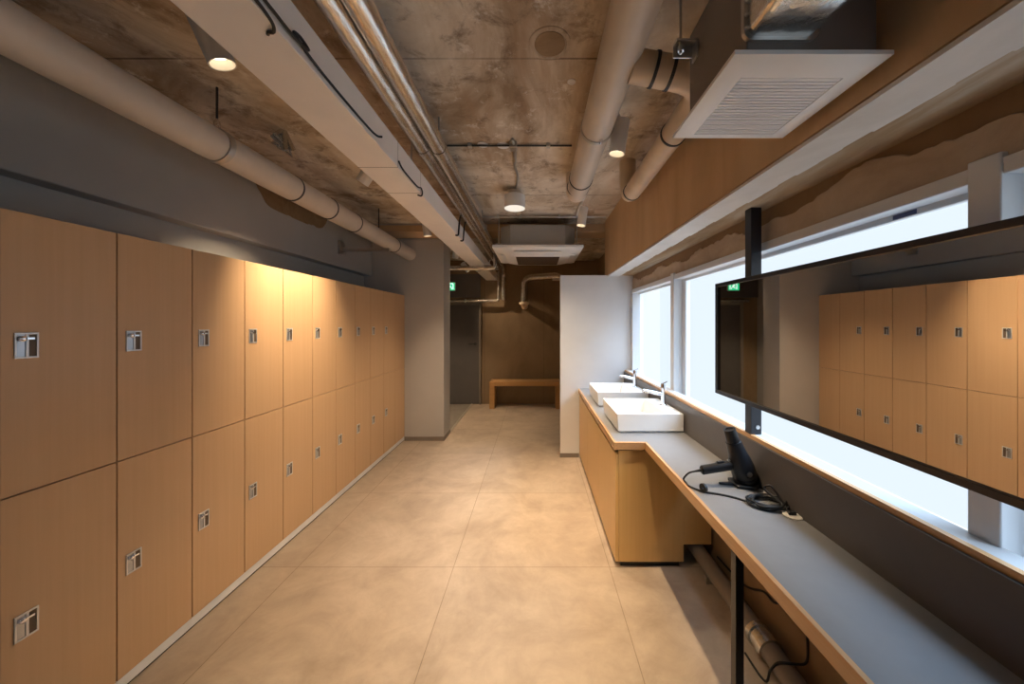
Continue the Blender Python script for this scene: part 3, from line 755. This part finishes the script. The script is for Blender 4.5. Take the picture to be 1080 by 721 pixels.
# ceiling cassette
ac = thing('ceiling_cassette', (.022, 4.0, 2.236), 'square white ceiling cassette air conditioner hung at the far end', 'air conditioner')
X0, X1, YA, YB = -.453, .497, 3.53, 4.46; XC = (X0 + X1) / 2; YC = (YA + YB) / 2
def oct_(hx_, hy_, c_): return [(XC - hx_ + c_, YC - hy_), (XC + hx_ - c_, YC - hy_), (XC + hx_, YC - hy_ + c_), (XC + hx_, YC + hy_ - c_), (XC + hx_ - c_, YC + hy_), (XC - hx_ + c_, YC + hy_), (XC - hx_, YC + hy_ - c_), (XC - hx_, YC - hy_ + c_)]
def ring8(poly, z): return [Vector((x, y, z)) for x, y in poly]
pn = MB(); pn.loft([ring8(oct_(.475, .465, .012), 2.270), ring8(oct_(.475, .465, .012), 2.246), ring8(oct_(.455, .445, .02), 2.238), ring8(oct_(.445, .435, .02), 2.236), ring8(oct_(.42, .41, .06), 2.232), ring8(oct_(.33, .32, .08), 2.194), ring8(oct_(.31, .30, .08), 2.188)])
for f in pn.bm.faces: f.smooth = False
pn.build('panel', M['whiteplastic'], ac)
gb = MB().box(XC - .24, XC + .24, YC - .24, YC + .24, 2.1855, 2.1885); g_o = gb.build('intake_grille', M['grilledark'], ac)
sl = MB()
for k in range(25):
    y = YC - .235 + k * .0196; sl.box(XC - .24, XC + .24, y - .003, y + .003, 2.181, 2.1856)
sl.build('grille_slats', M['lockbrown'], g_o)
for dx, dy in ((0, -1), (0, 1), (1, 0), (-1, 0)):
    lv = MB()
    if dx == 0: lv.box(XC - .25, XC + .25, YC + dy * .375 - .028, YC + dy * .375 + .028, 2.206, 2.216)
    else: lv.box(XC + dx * .385 - .028, XC + dx * .385 + .028, YC - .25, YC + .25, 2.206, 2.216)
    lv.build('louver', M['whiteplastic'], ac, bevel=.003)
bdm = MB(); bdm.loft([ring8(oct_(.40, .40, .11), 2.268), ring8(oct_(.40, .40, .11), 2.495)])
for f in bdm.bm.faces: f.smooth = False
bdm.build('body', M['acgrey'], ac, bevel=.003)
for sx_ in (-1, 1):
    for sy_ in (-1, 1):
        x = XC + sx_ * .415; y = YC + sy_ * .36
        top_z = CEIL if not (3.92 < y < 4.22) else 2.51
        MB().tube([(x, y, top_z), (x, y, 2.28)], .006, 8).build('hanger_rod', M['zinc'], ac)
        MB().box(x - .03, x + .03, y - .025, y + .025, 2.30, 2.306).build('hanger_lug', M['zinc'], ac)

# ventilation fan on the right
vf = thing('ventilation_fan', (.59, .87, 2.01), 'square white ventilation fan with slatted grille beside the right beam', 'ventilation fan')
XA, XB, YA, YB, ZP = .418, .752, .716, 1.040, 2.010
p = MB()
p.loft([[Vector(v) for v in ((XA, YA, ZP + .015), (XB, YA, ZP + .015), (XB, YB, ZP + .015), (XA, YB, ZP + .015))],
        [Vector(v) for v in ((XA, YA, ZP + .006), (XB, YA, ZP + .006), (XB, YB, ZP + .006), (XA, YB, ZP + .006))],
        [Vector(v) for v in ((XA + .012, YA + .012, ZP), (XB - .012, YA + .012, ZP), (XB - .012, YB - .012, ZP), (XA + .012, YB - .012, ZP))],
        [Vector(v) for v in ((XA + .050, YA + .062, ZP), (XB - .050, YA + .062, ZP), (XB - .050, YB - .030, ZP), (XA + .050, YB - .030, ZP))],
        [Vector(v) for v in ((XA + .053, YA + .065, ZP + .010), (XB - .053, YA + .065, ZP + .010), (XB - .053, YB - .033, ZP + .010), (XA + .053, YB - .033, ZP + .010))]])
for f in p.bm.faces: f.smooth = False
p.build('panel', M['bracketwood'], vf)
gs = MB(); n = 20
for k in range(n):
    y = YA + .070 + k * (YB - .038 - YA - .070) / (n - 1)
    gs.box(XA + .052, XB - .052, y - .0042, y + .0036, ZP + .001, ZP + .004)
gs.build('grille', M['bracketwood'], vf)
MB().box(XA + .052, XB - .052, YA + .064, YB - .032, ZP + .0085, ZP + .0098).build('grille_backing', M['acgrey'], vf)
MB().box(.455, .735, .735, 1.010, ZP + .015, 2.30).build('fan_box', M['fanbody'], vf, bevel=.003)
# foil outlet duct toward the viewer (rounded box section)
def rrect(xa, xb, za, zb, r, y, n=5):
    o = []
    for (cx_, cz_, a0) in ((xb - r, zb - r, 0), (xa + r, zb - r, 90), (xa + r, za + r, 180), (xb - r, za + r, 270)):
        for k in range(n + 1):
            a_ = math.radians(a0 + 90 * k / n); o.append(Vector((cx_ + r * math.cos(a_), y, cz_ + r * math.sin(a_))))
    return o
du = MB(); du.loft([rrect(.452, .600, 2.064, 2.235, .02, .736), rrect(.452, .600, 2.064, 2.235, .02, .70), rrect(.448, .612, 2.060, 2.24, .028, .62), rrect(.446, .614, 2.058, 2.24, .035, .35), rrect(.446, .614, 2.058, 2.24, .035, -.6)])
d_o = du.build('outlet_duct', M['foilduct'], vf)
flg = MB(); flg.loft([rrect(.444, .606, 2.056, 2.243, .022, .738), rrect(.444, .606, 2.056, 2.243, .022, .728)]); flg.build('duct_flange', M['zinc'], d_o)
for k in range(6):
    MB().lathe([(.004, 0), (.004, .004), (.001, .005)], 8, Matrix.Translation((.449, .7285, 2.08 + k * .028)) @ Matrix.Rotation(PI / 2, 4, 'X')).build('rivet', M['steel'], d_o)
brk = MB(); brk.box(.395, .455, .955, .985, 2.245, 2.250); brk.box(.395, .455, .981, .985, 2.215, 2.250); brk.box(.45, .456, .955, .985, 2.20, 2.25)
brk.build('hanger_bracket', M['steel'], vf, bevel=.001)
MB().tube([(.411, .968, CEIL), (.411, .968, 2.215)], .004, 8).build('hanger_rod', M['zinc'], vf)
MB().lathe([(.009, 2.222), (.009, 2.236), (.004, 2.237)], 6, Matrix.Translation((.411, .968, 0))).build('nut', M['steel'], vf)

# exit sign in the hall
ex = thing('exit_sign', (-1.46, 5.78, 2.02), 'small green lit running man exit sign behind the divider wall', 'sign')
sgx0, sgx1, sgz0, sgz1, sy_ = -1.56, -1.365, 2.015, 2.155, 5.78
MB().box(sgx0, sgx1, sy_, sy_ + .03, sgz0, sgz1).build('case', M['whiteplastic'], ex, bevel=.002)
MB().box(sgx0 + .006, sgx1 - .006, sy_ - .002, sy_, sgz0 + .006, sgz1 - .006).build('sign_face', M['exitgreen'], ex)
pg = MB(); ux, uz = sgx0 + .1, sgz0 + .07
def stroke(a_, b_, w_):
    a_ = Vector((ux + a_[0], 0, uz + a_[1])); b_ = Vector((ux + b_[0], 0, uz + b_[1])); d_ = (b_ - a_).normalized(); n_ = Vector((-d_.z, 0, d_.x)) * w_
    q_ = [a_ - n_, b_ - n_, b_ + n_, a_ + n_]
    V = [pg.bm.verts.new((v.x, sy_ - .0045, v.z)) for v in q_] + [pg.bm.verts.new((v.x, sy_ - .002, v.z)) for v in q_]
    for f in ((0, 1, 2, 3), (7, 6, 5, 4), (0, 4, 5, 1), (1, 5, 6, 2), (2, 6, 7, 3), (3, 7, 4, 0)): pg.bm.faces.new([V[i] for i in f])
for a_, b_, w_ in (((-.052, .046), (.062, .046), .007), ((-.052, -.05), (-.052, .046), .007), ((.062, -.05), (.062, .046), .007),
                   ((-.002, .02), (.008, -.012), .011), ((.008, -.012), (.035, -.02), .006), ((.035, -.02), (.04, -.045), .005), ((.006, -.012), (-.02, -.028), .006), ((-.02, -.028), (-.045, -.03), .005),
                   ((0, .018), (.03, .005), .0045), ((-.004, .018), (-.028, .008), .0045)):
    stroke(a_, b_, w_)
pg.lathe([(.011, 0), (.011, .0025), (.001, .0025)], 14, Matrix.Translation((ux - .004, sy_ - .002, uz + .030)) @ Matrix.Rotation(PI / 2, 4, 'X'))
pg.build('pictogram', M['exitwhite'], ex)
MB().tube([(-1.46, 5.795, 2.155), (-1.46, 5.795, CEIL)], .008, 10).build('stem', M['whiteplastic'], ex)

# ------------------------------------------------------------------ world, camera, view
sd = bpy.data.lights.new('daylight', 'SUN'); sd.energy = 48.0; sd.color = (.66, .82, 1.0); sd.angle = math.radians(55)
so_ = bpy.data.objects.new('daylight', sd); COL.objects.link(so_); so_.location = (3, 1.5, 5)
so_.rotation_euler = Vector((-math.cos(math.radians(60)), .12, -math.sin(math.radians(60)))).to_track_quat('-Z', 'Y').to_euler()
w = bpy.data.worlds.new('world'); bpy.context.scene.world = w; w.use_nodes = True
bg = w.node_tree.nodes['Background']; bg.inputs[0].default_value = (.75, .86, 1.0, 1); bg.inputs[1].default_value = .3

cam = bpy.data.cameras.new('camera'); co = bpy.data.objects.new('camera', cam); COL.objects.link(co)
cam.sensor_fit = 'HORIZONTAL'; cam.sensor_width = 36; cam.lens = 12.0
cam.shift_x = -25 / 1080; cam.shift_y = -19 / 1080
cam.clip_start = .02
co.location = (0, 0, EYE); co.rotation_euler = (PI / 2, 0, 0)
sc = bpy.context.scene; sc.camera = co
sc.view_settings.view_transform = 'Standard'; sc.view_settings.look = 'None'
sc.view_settings.exposure = 0.12; sc.view_settings.gamma = 1.0; sc.view_settings.use_curve_mapping = False
